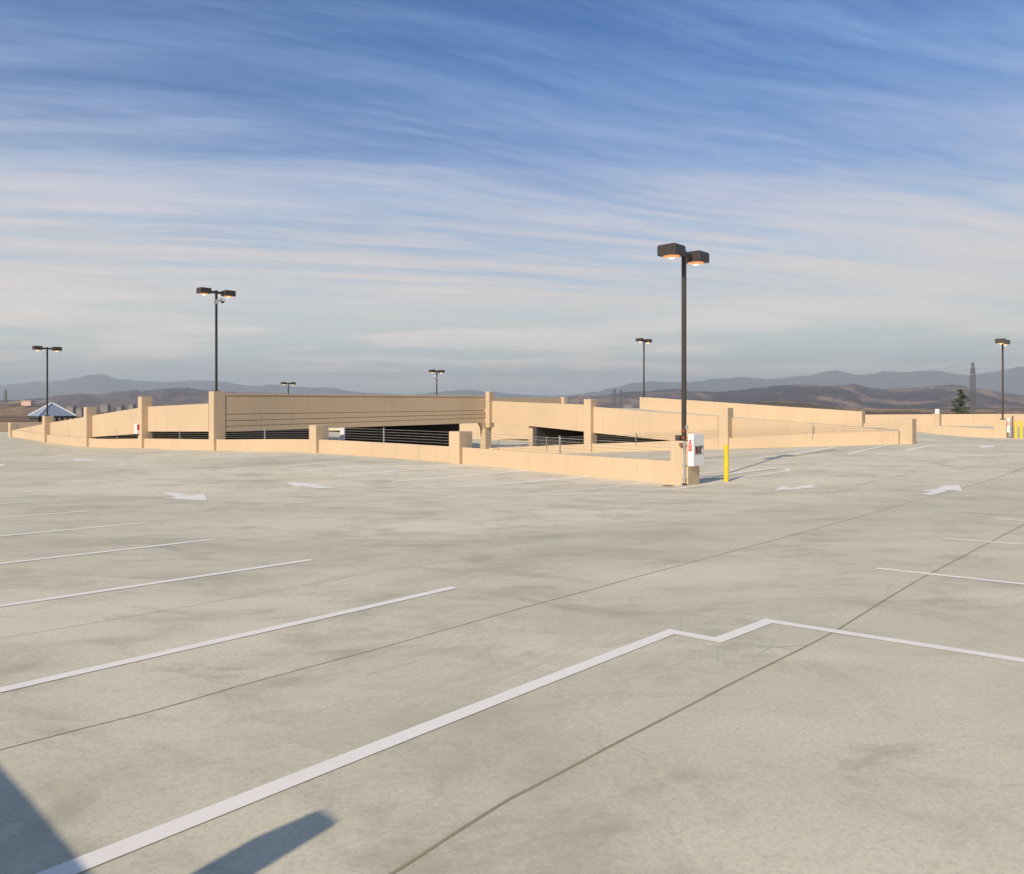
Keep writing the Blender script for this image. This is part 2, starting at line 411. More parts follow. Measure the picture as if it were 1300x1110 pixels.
# arrows
def poly_px(pts, name='arrow_marking', mat='white_paint'):
    bm = bmesh.new(); vs = []
    for q in pts:
        x, y = dpt(*q); vs.append(bm.verts.new((x, y, deckz(x, y) + 0.006)))
    f = bm.faces.new(vs); bmesh.ops.triangulate(bm, faces=[f])
    link_mesh(name, bm, mat, deck, kind='structure')
poly_px([(204, 626), (216, 625), (241, 629.4), (259, 627), (263.5, 636), (240, 635), (206, 632.6), (222, 631.8), (222, 630.5)])
poly_px([(363.5, 612.3), (384, 613.5), (419, 615.6), (402, 616.3), (428, 620), (405, 620.2), (383, 617.3), (376, 618.8)])
poly_px([(983.5, 623), (992, 618), (1005, 619.6), (1040, 614), (1030, 617.3), (1041, 618.6), (1012, 621.3), (1001, 621.8)])
poly_px([(1166, 624), (1190, 621), (1195, 617.5), (1217, 616), (1222.5, 624), (1205, 622.3), (1192, 626.5), (1182, 629), (1170, 627.5), (1184, 624.5)])
poly_px([(92, 583.5), (96, 582.4), (124, 583.8), (120, 585), (97, 585.2)], mat='faded_paint')
poly_px([(0, 589.8), (7, 588.6), (6, 590.5), (0, 592)])
poly_px([(1240, 567.8), (1247, 566), (1264, 565.6), (1262, 567.6), (1248, 568.8)])
# joints in the slab
def joint(pxs, w=0.022, mat='joint_sealant'): 
    bm = bmesh.new(); P = [dpt(*q) for q in pxs]; out_ = []
    for (x0, y0), (x1, y1) in zip(P, P[1:]):
        n = max(2, int(math.hypot(x1-x0, y1-y0) / 0.6))
        for k in range(n):
            t = k / n; out_.append((x0 + (x1-x0)*t + random.uniform(-.008, .008), y0 + (y1-y0)*t + random.uniform(-.008, .008)))
    out_.append(P[-1]); strip_mesh(bm, out_, w, 0.003); link_mesh('slab_joint', bm, mat, deck, kind='structure')
joint([(400, 1168), (520, 1095), (650, 1014), (762, 955), (1060, 801), (1170, 734), (1300, 666)], 0.016)
joint([(-60, 970), (0, 953), (190, 904), (300, 872), (480, 824), (650, 776)], 0.008)
joint([(650, 776), (800, 735), (950, 695), (1060, 665), (1190, 629)], 0.011, 'stain_line' if 'stain_line' in MATS else 'joint_sealant')
joint([(-40, 818), (150, 786), (400, 741), (480, 726), (640, 703)], 0.006)
joint([(1080, 577.5), (1120, 579), (1175, 586), (1224, 596.5)], 0.05)
joint([(1190, 629), (1230, 617), (1300, 594)], 0.03)
joint([(1085, 617), (1110, 611), (1160, 601)], 0.03)
# blue chalk survey ticks by the jog
bm = bmesh.new()
for q in ([(862, 790), (864, 801)], [(907, 800), (909, 806)], [(918, 808), (945, 812)], [(962, 820), (1005, 825)], [(965, 830), (982, 819)], [(973, 821), (986, 833)],
          [(985, 822), (1030, 819)], [(955, 817), (965, 822)], [(1125, 748), (1132, 742)], [(910, 822), (911, 840)], [(1000, 826), (1012, 831)], [(855, 812), (870, 816)],
          [(876, 828), (890, 826)], [(1040, 812), (1052, 818)]):
    strip_mesh(bm, [dpt(*t) for t in q], 0.008, 0.0035)
link_mesh('chalk_marks', bm, 'chalk', deck, kind='structure')

# ---------------------------------------------------------------- ramps and lower floors
SL = 0.0644
def slab(name, a0, a1, b0, b1, zf, mat, th=0.30, na=6, nb=14):
    bm = bmesh.new(); g = [[None] * (nb + 1) for _ in range(na + 1)]
    for i in range(na + 1):
        for j in range(nb + 1):
            a = a0 + (a1 - a0) * i / na; b_ = b0 + (b1 - b0) * j / nb; x, y = ab(a, b_)
            g[i][j] = bm.verts.new((x, y, zf(a, b_)))
    for i in range(na):
        for j in range(nb): bm.faces.new((g[i][j], g[i+1][j], g[i+1][j+1], g[i][j+1]))
    e_ = bmesh.ops.extrude_face_region(bm, geom=bm.faces[:])
    for q in e_['geom']:
        if isinstance(q, bmesh.types.BMVert): q.co.z -= th
    return link_mesh(name, bm, mat, kind='structure')
def z_start(a): x, y = ab(a, B0); return deckz(x, y)
slab('down_ramp', A1W + 0.36, A2W + 0.3, B0, 82, lambda a, b: z_start(a) - SL * min(b - B0, 44) - 0.002, 'deck_concrete', nb=40)
def z_up(a, b): return -2.42 + SL * (b - B0) + 0.002
def z_up2(a, b):
    w = sstep(b, B0, B0 + 7); return z_start(a) * (1 - w) + z_up(a, b) * w
slab('up_ramp', A2W + 0.80, A3W + 0.19, B0 + 0.003, 36.4, z_up2, 'deck_concrete', nb=40)
slab('upper_landing', 54.0, A3W, 36.41, 41.99, z_up, 'deck_concrete')
slab('upper_deck', 54, 84, 42, 59.9, lambda a, b: -0.45, 'deck_concrete')
slab('crossover_deck', A1W + 0.68, A2W - 0.05, 41.9, 52, lambda a, b: -1.0, 'deck_concrete')
slab('left_ramp', A1W + 0.68, A2W - 0.05, 52.01, 81.9, lambda a, b: -1.0 - 0.064 * (b - 52), 'deck_concrete')
slab('lower_floor', A2W + 0.31, A3W + 0.1, B0 + 3, 82, lambda a, b: -3.35, 'deck_concrete', th=0.25)

# ---------------------------------------------------------------- walls
def wall_a(name, a, prof, th, label, cat, group=None, mat='tan_paint', parent=None, origin=None, bevel=0.012):
    pts = []
    for px, yt, yb in prof:
        x, y = on_a(px, a); pts.append((x, y, zy(yt, y), zy(yb, y)))
    bm = bmesh.new(); prism_run(bm, pts, (E1[0] * th, E1[1] * th))
    o0 = (pts[0][0], pts[0][1], pts[0][3])
    kw = {} if parent else dict(label=label, category=cat)
    if group: kw['group'] = group
    return link_mesh(name, bm, mat, parent, None if parent else o0, bevel, **kw)
def wall_line(name, a0, b0, a1, b1, zt, zb, th, label, cat, group=None, mat='tan_paint', n=1, bevel=0.012, kind=None):
    """straight wall between two plan points; zt/zb functions of t"""
    x0, y0 = ab(a0, b0); x1, y1 = ab(a1, b1); d = Vector((x1-x0, y1-y0)).normalized(); off = (d.y * th, -d.x * th)
    bm = bmesh.new(); pts = []
    for k in range(n + 1):
        t = k / n; x = x0 + (x1-x0)*t; y = y0 + (y1-y0)*t
        pts.append((x, y, zt(t) if callable(zt) else zt, zb(t) if callable(zb) else zb))
    prism_run(bm, pts, off)
    kw = dict(kind=kind) if kind else dict(label=label, category=cat)
    if group: kw['group'] = group
    return link_mesh(name, bm, mat, None, (x0, y0, pts[0][3]), bevel, **kw)

PW, PD = 0.60, 0.72                                          # column plan: along the wall, and through it
def post(pxc, a, ytop, ybase, label, pw=PW, group='square concrete posts along the deck walls', zb=None):
    """post whose front face is centred on image column pxc of wall line a"""
    x, y = on_a(pxc, a); _, b_ = ab_of(x, y)
    zt = zy(ytop, y); z0 = (zy(ybase, y) - 0.25) if zb is None else zb
    bm = bmesh.new(); box_ab(bm, a, a + PD, b_ - pw/2, b_ + pw/2, z0, zt)
    link_mesh('concrete_post', bm, 'tan_paint', None, (x, y, z0), 0.02, label=label, category='post', group=group)
    return a, b_, zt

# wall line 1: posts at these image columns (front-face centre)
W1P = []
for pxc, yt, yb, lab in ((862, 560, 615, 'corner post of the low wall carrying the tall near lamp and white cabinet'),
                    (576.3, 548, 590, 'short tan concrete post in the low wall, in front of the dark opening end'),
                    (396.5, 540, 574.5, 'short tan post in front of the shaded overhead beam, beside cable rails'),
                    (268, 497, 572.5, 'tall tan post at the left end of the shaded beam, carrying a lamp'),
                    (177.3, 503.8, 568.8, 'tan post with a small white cabinet on its face, left of the tallest post'),
                    (107.8, 517, 566.8, 'plain tan post midway along the left sloping wall'),
                    (55.0, 528.4, 560.5, 'tan post under the far left lamp in front of the blue roof'),
                    (11.6, 536.8, 554, 'farthest left tan post where the low wall ends')):
    W1P.append(post(pxc, A1W, yt, yb, lab))
def bpost(k): return W1P[k][1]
LW = A1W + 0.17
gl = 'low concrete walls between the posts'
# low walls of line 1, bay by bay; from right to left in the photo
def wall_h(b_): return 0.63 + 0.06 * (1 - sstep(b_, 12, 22))
def low_wall1(k, label):
    b0, b1 = bpost(k) + PW/2 - 0.01, bpost(k+1) - PW/2 + 0.01
    n = 10; bm = bmesh.new(); pts = []
    for i in range(n + 1):
        b_ = b0 + (b1 - b0) * i / n; x, y = ab(LW, b_); zd = deckz(x, y)
        pts.append((x, y, zd + wall_h(b_), zd - 0.33))
    prism_run(bm, pts, (E1[0]*0.2, E1[1]*0.2))
    link_mesh('low_wall', bm, 'tan_paint', None, (pts[0][0], pts[0][1], pts[0][3]), 0.012, label=label, category='wall', group=gl)
    return b0, b1
rail_group = 'steel cable railings above the low walls'
def cable_rail(a, b0, b1, zf, label, ncab=5, dz=0.115, posts=(0.5,), z_off=0.70, rc=0.0065):
    x, y = ab(a, b0)
    t = thing('cable_railing', (x, y, zf(b0) + z_off), label, 'railing', rail_group)
    n = 8
    for c_ in range(ncab):
        bm = bmesh.new()
        for i in range(n):
            ba, bb = b0 + (b1-b0)*i/n, b0 + (b1-b0)*(i+1)/n
            xa, ya = ab(a, ba); xb, yb = ab(a, bb); zz = z_off + dz * (c_ + 0.8)
            tube(bm, (xa, ya, zf(ba) + zz), (xb, yb, zf(bb) + zz), rc, n=6, caps=(i in (0, n-1)))
        link_mesh('cable', bm, 'cable_steel', t)
    for s in posts:
        bb = b0 + (b1-b0)*s; xa, ya = ab(a, bb)
        bm = bmesh.new(); z0 = zf(bb) + z_off - 0.30
        box_ab(bm, a - 0.025, a + 0.025, bb - 0.02, bb + 0.02, z0, zf(bb) + z_off + dz * ncab + 0.06)
        link_mesh('stanchion', bm, 'galvanised', t)
    return t
def z1(b_): x, y = ab(LW, b_); return deckz(x, y)
bays = [('low tan wall running from the cabinet corner post to the next post left', 'cable railing directly left of the cabinet corner post'),
        ('low tan wall below the cable rails at the right half of the shaded beam', 'cable railing across the widest dark opening, right of the centre left post'),
        ('low tan wall below the left half of the long shaded beam', 'cable railing across the dark opening under the left end of the beam'),
        ('low tan wall between the tallest post and the post with white cabinet', 'cable railing in the dark gap left of the tallest post'),
        ('low tan wall just left of the post with the small white cabinet', 'cable railing in front of the sloping wall left of the small white cabinet'),
        ('low tan wall between the plain left post and the far left lamp post', 'cable railing beside the far left lamp post, right side of it'),
        ('farthest left piece of low tan wall, beyond the far left lamp', 'farthest left cable railing, beyond the far left lamp')]
for k, (lw, rl) in enumerate(bays):
    b0, b1 = low_wall1(k, lw)
    cable_rail(LW + 0.26, b0, b1, z1, rl, z_off=0.64)

# sloping spandrel wall of the left ramp, in line with the posts
sp = 'tan spandrel walls edging the ramps'
SA = A1W + 0.42
for (pr, lab, r0, r1) in (([(183.5, 516.6, 548), (264.5, 512.6, 548)], 'tall tan ramp wall between the tallest post and the small white cabinet', 0, 0),
             ([(114.5, 528.2, 555), (124, 526.5, 554.6), (176, 518, 551)], 'tan ramp wall sloping down left of the small white cabinet', 0, 0),
             ([(61, 537.2, 558), (107, 529.5, 558)], 'tan ramp wall sloping down between the plain post and far left lamp', 0, 0),
             ([(15.5, 546.3, 553), (54, 538.7, 556)], 'lowest end of the tan ramp wall beyond the far left lamp', 0, 0)):
    wall_a('ramp_wall', SA, pr, 0.22, lab, 'wall', sp)

# wall line 2
x617, y617 = on_a(617.3, A2W); b617 = ab_of(x617, y617)[1]
bm = bmesh.new(); box_ab(bm, A2W + 0.0, A2W + 0.52, b617 - 0.33, b617 + 0.09, zy(543, y617), zy(497.5, y617))
link_mesh('concrete_post', bm, 'tan_paint', None, (x617, y617, zy(543, y617)), 0.01, label='narrow far pier where the shaded beam meets the sunlit ramp wall', category='post', group='square concrete posts along the deck walls')
c2 = post(745.5, A2W, 507, 576, 'tall tan post in the sunlit ramp wall, centre right behind the low wall', zb=-3.9)
c1 = post(918, A2W, 518, 571, 'tan post behind the near yellow bollard', zb=-3.2)
c0 = post(1150, A2W, 532, 566.5, 'end post of the right-hand low wall, nearest the grey aisle', zb=-2.4)
# haunched column with corbels under the beam corner
t = thing('corbel_column', (*ab(A2W + 0.1, b617), -4.4), 'stout shaded column with two curved corbels under the beam corner', 'column')
bm = bmesh.new(); box_ab(bm, A2W - 0.10, A2W + 0.58, b617 + 0.0, b617 + 0.56, -4.4, zy(537.5, y617)); link_mesh('shaft', bm, 'tan_paint', t, bevel=0.02)
for sgn in (-1, 1):
    bm = bmesh.new(); prof = []
    for i in range(7):
        tt = i / 6; prof.append((0.36 * (1 - math.cos(tt * math.pi / 2)) , zy(537, y617) - 0.62 + 0.62 * tt))
    cx_ = A2W + (0.58 if sgn > 0 else -0.10)
    vs0, vs1 = [], []
    for lst, bb in ((vs0, b617 + 0.02), (vs1, b617 + 0.54)):
        for d_, zz in prof + [(-0.2, prof[-1][1]), (-0.2, prof[0][1])]:
            x, y = ab(cx_ + sgn * d_, bb); lst.append(bm.verts.new((x, y, zz)))
    n = len(vs0)
    for i in range(n): bm.faces.new((vs0[i], vs0[(i+1) % n], vs1[(i+1) % n], vs1[i]))
    bm.faces.new(vs0[::-1]); bm.faces.new(vs1)
    link_mesh('corbel', bm, 'tan_paint', t)
# sunlit spandrel of the rising ramp (line 2)
SB = A2W + 0.30
wall_a('ramp_wall', SB, [(620.5, 509, 536.5), (672, 511.2, 541), (744, 514, 548.4)], 0.22, 'sunlit tan ramp wall right of the beam corner, up to the tall post', 'wall', sp)
wall_a('ramp_wall', SB, [(750.2, 516.3, 549.5), (820, 522.3, 556.5), (861, 525.2, 560.8), (912, 529, 565)], 0.22, 'sunlit tan ramp wall behind the near lamp pole', 'wall', sp)
wall_a('ramp_wall', A2W + 0.55, [(925, 530.3, 566), (1000, 535.3, 566), (1094, 543, 566), (1141, 548, 564)], 0.2, 'low end of the sunlit ramp wall behind cables, right of the bollard post', 'wall', sp)
# low walls of line 2
LW2 = A2W + 0.15
def z2(b_): return z_start(A2W) - SL * (b_ - B0)
wall_a('low_wall', LW2, [(626, 568.8, 579), (680, 566.5, 579), (741, 564, 578)], 0.2, 'tan low wall across the open ramp, between far column and tall centre post', 'wall', gl)
wall_a('low_wall', LW2, [(750, 563.7, 577.5), (850, 560.2, 577), (912, 557, 574)], 0.2, 'tan low wall across the open ramp, left of the post behind the bollard', 'wall', gl)
wall_a('low_wall', LW2, [(925, 556.3, 574), (1040, 550.5, 571), (1141, 547.5, 569)], 0.2, 'long low tan wall ending at the right-hand end post', 'wall', gl)
def b_at(px, a): x, y = on_a(px, a); return ab_of(x, y)[1]
def zl2(prof):
    def f(b_):
        pts = sorted((b_at(px, LW2), zy(yt, on_a(px, LW2)[1])) for px, yt in prof); return lin(pts, b_)
    return f
LR = A2W + 0.12
cable_rail(LR, b_at(741, LR), b_at(625, LR), zl2([(626, 568.8), (741, 564)]), 'far cable railing in front of the black opening right of the corbel column', z_off=0.0, posts=(0.38, 0.93))
cable_rail(LR, b_at(912, LR), b_at(751, LR), zl2([(750, 563.7), (912, 557)]), 'far cable railing behind the near lamp pole', z_off=0.0, posts=(0.62,))
cable_rail(LR, b_at(1141, LR), b_at(925, LR), zl2([(925, 556.3), (1040, 550.5), (1141, 547.5)]), 'long cable railing along the right-hand low wall', z_off=0.0, posts=(0.47,))

# the long shaded beam between tallest post and far column
bA = bpost(3)
tb = thing('spandrel_beam', (*ab(A1W + PD, bA), -1.5), 'long shaded tan beam with three horizontal grooves spanning over the dark opening', 'beam')
xa, ya = ab(A1W + PD, bA); xb, yb = ab(A2W - 0.02, b617)
bB = b617
def beam_strip(name, z0a, z1a, z0b, z1b, bf, th, mat, bev=0.01):
    """piece of the beam; a/b = left/right end heights, bf = set-back of its face"""
    bm = bmesh.new(); n = 1
    pA = ab(A1W + PD + 0.02, bA - 0.28 + bf); pB = ab(A2W - 0.03, bB + 0.10 + bf)
    prism_run(bm, [(pA[0], pA[1], z1a, z0a), (pB[0], pB[1], z1b, z0b)], (E2[0]*th, E2[1]*th))
    return link_mesh(name, bm, mat, tb, bevel=bev)
yl, yr = ya, yb
def zl(y_): return zy(y_, yl)
def zr(y_): return zy(y_, yr)
G = [(526.2, 521.5), (534.6, 526.0), (541.6, 530.8)]
beam_strip('beam_core', zl(547.3), zl(501.5), zr(536.2), zr(503.6), 0.05, 0.25, 'groove', 0)
beam_strip('upper_panel', zl(G[0][0]) + 0.018, zl(502.2), zr(G[0][1]) + 0.018, zr(504.2), 0.0, 0.045, 'tan_paint')
beam_strip('upper_band', zl(G[1][0]) + 0.018, zl(G[0][0]) - 0.018, zr(G[1][1]) + 0.018, zr(G[0][1]) - 0.018, 0.0, 0.045, 'tan_paint')
beam_strip('middle_band', zl(G[2][0]) + 0.018, zl(G[1][0]) - 0.018, zr(G[2][1]) + 0.018, zr(G[1][1]) - 0.018, 0.0, 0.045, 'tan_paint')
beam_strip('lower_band', zl(548.2), zl(G[2][0]) - 0.018, zr(537), zr(G[2][1]) - 0.018, 0.0, 0.045, 'tan_paint')
beam_strip('coping', zl(502.2) + 0.003, zl(500.2), zr(504.2) + 0.003, zr(502.6), -0.04, 0.38, 'tan_paint')
# drip joint of the tallest post
# interior enclosing walls, unlit darkness put into their colour (all below the ramps)
mw = 'interior_shade'
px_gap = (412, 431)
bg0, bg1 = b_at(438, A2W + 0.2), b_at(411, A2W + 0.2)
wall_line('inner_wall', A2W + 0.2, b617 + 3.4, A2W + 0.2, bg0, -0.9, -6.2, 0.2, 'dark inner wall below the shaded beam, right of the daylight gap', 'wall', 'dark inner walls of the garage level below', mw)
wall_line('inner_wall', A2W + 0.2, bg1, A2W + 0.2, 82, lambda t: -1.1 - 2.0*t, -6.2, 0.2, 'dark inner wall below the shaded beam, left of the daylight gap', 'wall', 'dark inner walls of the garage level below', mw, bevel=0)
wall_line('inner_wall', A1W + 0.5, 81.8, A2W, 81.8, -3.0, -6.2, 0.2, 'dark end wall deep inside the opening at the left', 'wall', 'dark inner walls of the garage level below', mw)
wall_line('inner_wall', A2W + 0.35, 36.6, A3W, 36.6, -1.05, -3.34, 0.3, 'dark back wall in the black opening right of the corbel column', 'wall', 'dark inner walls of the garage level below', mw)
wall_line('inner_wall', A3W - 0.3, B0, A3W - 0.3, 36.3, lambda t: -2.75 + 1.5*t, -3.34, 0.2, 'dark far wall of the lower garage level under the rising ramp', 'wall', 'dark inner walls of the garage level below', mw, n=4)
# shaded end column at the black opening
x, y = on_a(669, A2W + 0.3); bb = ab_of(x, y)[1]
bm = bmesh.new(); box_ab(bm, A2W + 0.6, A2W + 1.5, bb - 0.3, bb + 0.1, -4.4, -1.35)
link_mesh('square_column', bm, 'tan_paint', None, (x, y, -4.4), 0.01, label='narrow column at the left edge of the black opening beyond the ramp', category='column')
bm = bmesh.new(); xg, yg = on_a(434, A2W + 2.2); bgc = ab_of(xg, yg)[1]; box_ab(bm, A2W + 2.2, A2W + 2.6, bgc - 0.33, bgc + 0.33, -3.36, -1.1)
link_mesh('square_column', bm, 'cabinet_white', None, (xg, yg, -3.36), 0.01, label='pale column glimpsed through the dark opening beneath the shaded beam', category='column')
# sunlit wall seen beyond, through the gap under the beam corner
wall_a('ramp_wall', 53.0, [(560, 533, 559.5), (672, 531, 557.5)], 0.25, 'sunlit grooved tan wall seen through the gap around the corbel column', 'wall', sp)

# wall line 3: C parapet and low wall to the far right lamp
wall_a('ramp_wall', A3W, [(812, 504, 535), (1000, 516.6, 545), (1092, 522.4, 549)], 0.25, 'long tan parapet sloping down from the centre right far lamp', 'wall', sp)
bm = bmesh.new(); x, y = on_a(1094.5, A3W); bb = ab_of(x, y)[1]; box_ab(bm, A3W - 0.03, A3W + 0.75, bb, bb + 0.25, -2.5, zy(522.0, y))
link_mesh('concrete_post', bm, 'tan_paint', None, (x, y, -2.5), 0.02, label='end post of the long sloping parapet at the right', category='post', group='square concrete posts along the deck walls')
wall_a('kerb', A3W - 0.55, [(812, 529.3, 535.5), (1000, 533.5, 541), (1094, 541.2, 546)], 0.5, 'pale concrete kerb strip along the foot of the sloping parapet', 'kerb', mat='bare_concrete') if False else None
pL7 = post(1269.5, A3W, 533, 556.5, 'tan post under the far right lamp', pw=0.8)
p0W3 = 1100
wall_a('low_wall', A3W + 0.17, [(1096, 537.5, 551), (1164, 539.3, 552), (1263, 544.8, 558)], 0.2, 'low tan wall leading left from the far right lamp post', 'wall', gl)
# post with pale cap behind it
x, y = on_a(1189, 74); bm = bmesh.new(); _, bb = ab_of(x, y); box_ab(bm, 74, 74.6, bb - 0.24, bb + 0.24, -2.7, zy(525, y))
tq = thing('capped_post', (x, y, -2.7), 'tan post with a white box on top in front of the right perimeter wall', 'post')
link_mesh('post_shaft', bm, 'tan_paint', tq, bevel=0.02)
bm = bmesh.new(); box_ab(bm, 74.1, 74.5, bb - 0.14, bb + 0.14, zy(525, y), zy(519.5, y)); link_mesh('box_cap', bm, 'cabinet_white', tq, bevel=0.02)

# perimeter walls (their outer faces go down to the ground)
GZ = -15.0
pg = 'outer perimeter walls of the garage'
wall_a('perimeter_wall', A4W, [(700, 519, 690), (1090, 526.6, 690), (1200, 526.0, 720), (1290, 525.6, 740), (1420, 526, 770)], 0.3, 'long tan perimeter wall at the far right, behind the yellow bollards', 'wall', pg)
wall_line('perimeter_wall', A4W, 95, -1.0, 95, lambda t: -1.86, GZ, 0.3, 'shaded brown perimeter wall at the far left', 'wall', pg) if False else None
x0, y0 = on_b(0, 95)
def ztp(t): return zy(535.9, ab(-1.2 + (A4W + 1.2) * t, 95)[1])
wall_line('perimeter_wall', -1.6, 95.3, A4W, 95.3, ztp, GZ, 0.3, 'shaded brown perimeter wall at the far left edge', 'wall', pg, n=20)
wall_line('perimeter_wall', -1.25, 96, -1.25, -22, lambda t: (lambda x, y: deckz(x, y) + 1.08)(*ab(-1.25, 96 - 118 * t)), GZ, -0.3, 'tan perimeter wall beside the photographer, seen only by its shadow bottom left', 'wall', pg, n=60)
wall_line('perimeter_wall', -1.2, -22, A4W, -22, lambda t: (lambda x, y: deckz(x, y) + 1.05)(*ab(-1.2 + 85 * t, -22)), GZ, 0.3, 'tan perimeter wall out of view at the right end of the deck', 'wall', pg, n=40)
bm = bmesh.new(); box_ab(bm, -1.50, -1.20, 2.13, 2.29, -2.3, -0.02)  # added out of view, sized and placed only for its shadow
link_mesh('concrete_post', bm, 'tan_paint', None, (*ab(-1.1, 2.4), -2.3), 0.02, label='unseen slim block added out of view to cast the small shadow at the bottom edge', category='post')
# far shaded parapet of the upper deck, right of the beam corner
xs0, ys0 = on_b(619, 60); xs1, ys1 = on_b(716, 60); a_s0 = ab_of(xs0, ys0)[0]; a_s1 = ab_of(xs1, ys1)[0]
wall_line('parapet', a_s0, 60, a_s1, 60, lambda t: zy(504.8 + 0.6*t, ys0 + (ys1-ys0)*t), -3.3, -0.3, 'shaded tan parapet at the back of the upper deck, above the sunlit ramp wall', 'wall')
bm = bmesh.new(); box_ab(bm, a_s1 - 0.5, a_s1 + 0.2, 59.6, 60.2, -3.3, zy(504.5, ys1)); link_mesh('concrete_post', bm, 'tan_paint', None, (xs1, ys1, -3.3), 0.02, label='small far post at the right end of the shaded upper parapet', category='post', group='square concrete posts along the deck walls')

# ---------------------------------------------------------------- lamps
LH = 5.83
def make_lamp(base, label):
    t = thing('lamp_post', base, label, 'street lamp', 'twin-headed lamps on the deck')
    a, b_ = ab_of(base[0], base[1]); z0 = base[2]
    bm = bmesh.new(); box_ab(bm, a-0.17, a+0.17, b_-0.17, b_+0.17, z0, z0 + 0.035); 
    for sa in (-1, 1):
        for sb in (-1, 1): x, y = ab(a+sa*0.125, b_+sb*0.125); tube(bm, (x, y, z0+0.035), (x, y, z0+0.09), 0.018, n=6)
    link_mesh('base_plate', bm, 'bronze_pole', t)
    bm = bmesh.new(); box_ab(bm, a-0.057, a+0.057, b_-0.057, b_+0.057, z0+0.035, z0+LH); link_mesh('pole', bm, 'bronze_pole', t, bevel=0.01)
    bm = bmesh.new(); box_ab(bm, a-0.08, a+0.08, b_-0.08, b_+0.08, z0+0.02, z0+0.16); 
    for sg in (-1, 1):
        bm2 = bmesh.new(); lo, hi = sorted((a + sg*0.06, a + sg*0.42)); box_ab(bm2, lo, hi, b_-0.05, b_+0.05, z0+LH-0.20, z0+LH-0.06)
        link_mesh('arm', bm2, 'bronze_pole', t, bevel=0.006)
        lo, hi = sorted((a + sg*0.42, a + sg*1.04)); bm2 = bmesh.new()
        box_ab(bm2, lo, hi, b_-0.30, b_+0.30, z0+LH-0.27, z0+LH+0.02)
        # shallow lid on top and a rim below
        box_ab(bm2, lo+0.02, hi-0.02, b_-0.28, b_+0.28, z0+LH+0.022, z0+LH+0.045)
        hd = link_mesh('lamp_head', bm2, 'bronze_pole', t, bevel=0.012)
        cx, cy = ab(a + sg*0.73, b_)
        bm2 = bmesh.new(); dome(bm2, (cx, cy, z0+LH-0.272), 0.25, 0.065); link_mesh('lens', bm2, 'lamp_glass', hd, smooth_=True, origin=None)
        bm2 = bmesh.new(); dome(bm2, (cx, cy, z0+LH-0.306), 0.11, 0.042, 12, 4); link_mesh('bulb', bm2, 'lamp_bulb', hd, smooth_=True)
    bm.free()
    return t
a0, b0_, zt0 = W1P[0]
def lamp_xy(px, a): x, y = on_a(px, a); return x, y
x, y = lamp_xy(868.3, A1W + 0.30)
lamp0 = make_lamp((x, y, zt0 - 0.03), 'nearest and tallest lamp on the corner post with the white cabinet')
LB0 = (x, y)
x, y = lamp_xy(274.6, A1W + 0.36); LB3 = (x, y); dup(lamp0, (x, y, W1P[3][2]), 'twin lamp with a white camera on the tallest post, left of centre')
x, y = lamp_xy(60, A1W + 0.36); dup(lamp0, (x, y, W1P[6][2]), 'twin lamp at the far left beside the blue pyramid roof')
x, y = lamp_xy(1273, A3W + 0.36); dup(lamp0, (x, y, pL7[2]), 'twin lamp at the far right edge near two yellow bollards')
x, y = on_a(817.5, A3W + 0.15); dup(lamp0, (x, y, zy(504, y) - 0.05), 'distant twin lamp between the centre and the nearest pole, on the sloping parapet')
# two lamps standing far behind the beam, on posts of their own
for px, Y, zb, lab, plab in ((366, 108, 3.15 - LH, 'smallest twin lamp, only its head showing above the shaded beam', 'hidden far post under the smallest lamp behind the beam'),
                       (554.5, 93, 4.2 - LH, 'small twin lamp with a camera, behind the right half of the shaded beam', 'hidden far post under the small camera lamp behind the beam')):
    x = (px - CX) / FPX * Y; dup(lamp0, (x, Y, zb), lab)
    aa, bb = ab_of(x, Y); bm = bmesh.new(); box_ab(bm, aa-0.3, aa+0.3, bb-0.3, bb+0.3, -3.2, zb)
    link_mesh('concrete_post', bm, 'tan_paint', None, (x, Y, -3.2), 0.02, label=plab, category='post')
    if px > 500: LB5 = (x, Y, zb)

def camera_dome(x, y, z, label, side=1):
    t = thing('security_camera', (x, y, z), label, 'security camera', 'security cameras on lamp poles')
    a, b_ = ab_of(x, y); s = side
    bm = bmesh.new(); box_ab(bm, a-0.09, a+0.09, b_-0.09, b_+0.09, z-0.24, z+0.02); link_mesh('clamp', bm, 'camera_white', t, bevel=0.01)
    bm = bmesh.new(); p0 = ab(a + s*0.09, b_); p1 = ab(a + s*0.30, b_ - 0.05); tube(bm, (*p0, z-0.08), (*p1, z+0.08), 0.035); link_mesh('bracket', bm, 'camera_white', t)
    cx, cy = ab(a + s*0.34, b_ - 0.06)
    bm = bmesh.new(); dome(bm, (cx, cy, z+0.02), 0.125, 0.10, sign=1); tube(bm, (cx, cy, z-0.06), (cx, cy, z+0.018), 0.125, n=16); link_mesh('housing', bm, 'camera_white', t, smooth_=False)
    bm = bmesh.new(); dome(bm, (cx, cy, z-0.062), 0.11, 0.11); link_mesh('camera_dome', bm, 'cabinet_black', t, smooth_=True)
camera_dome(LB3[0], LB3[1], W1P[3][2] + LH - 0.55, 'white dome camera under the heads of the lamp on the tallest post')
camera_dome(LB5[0], LB5[1], LB5[2] + LH - 0.75, 'tiny white dome camera on the small lamp behind the beam', side=-1)

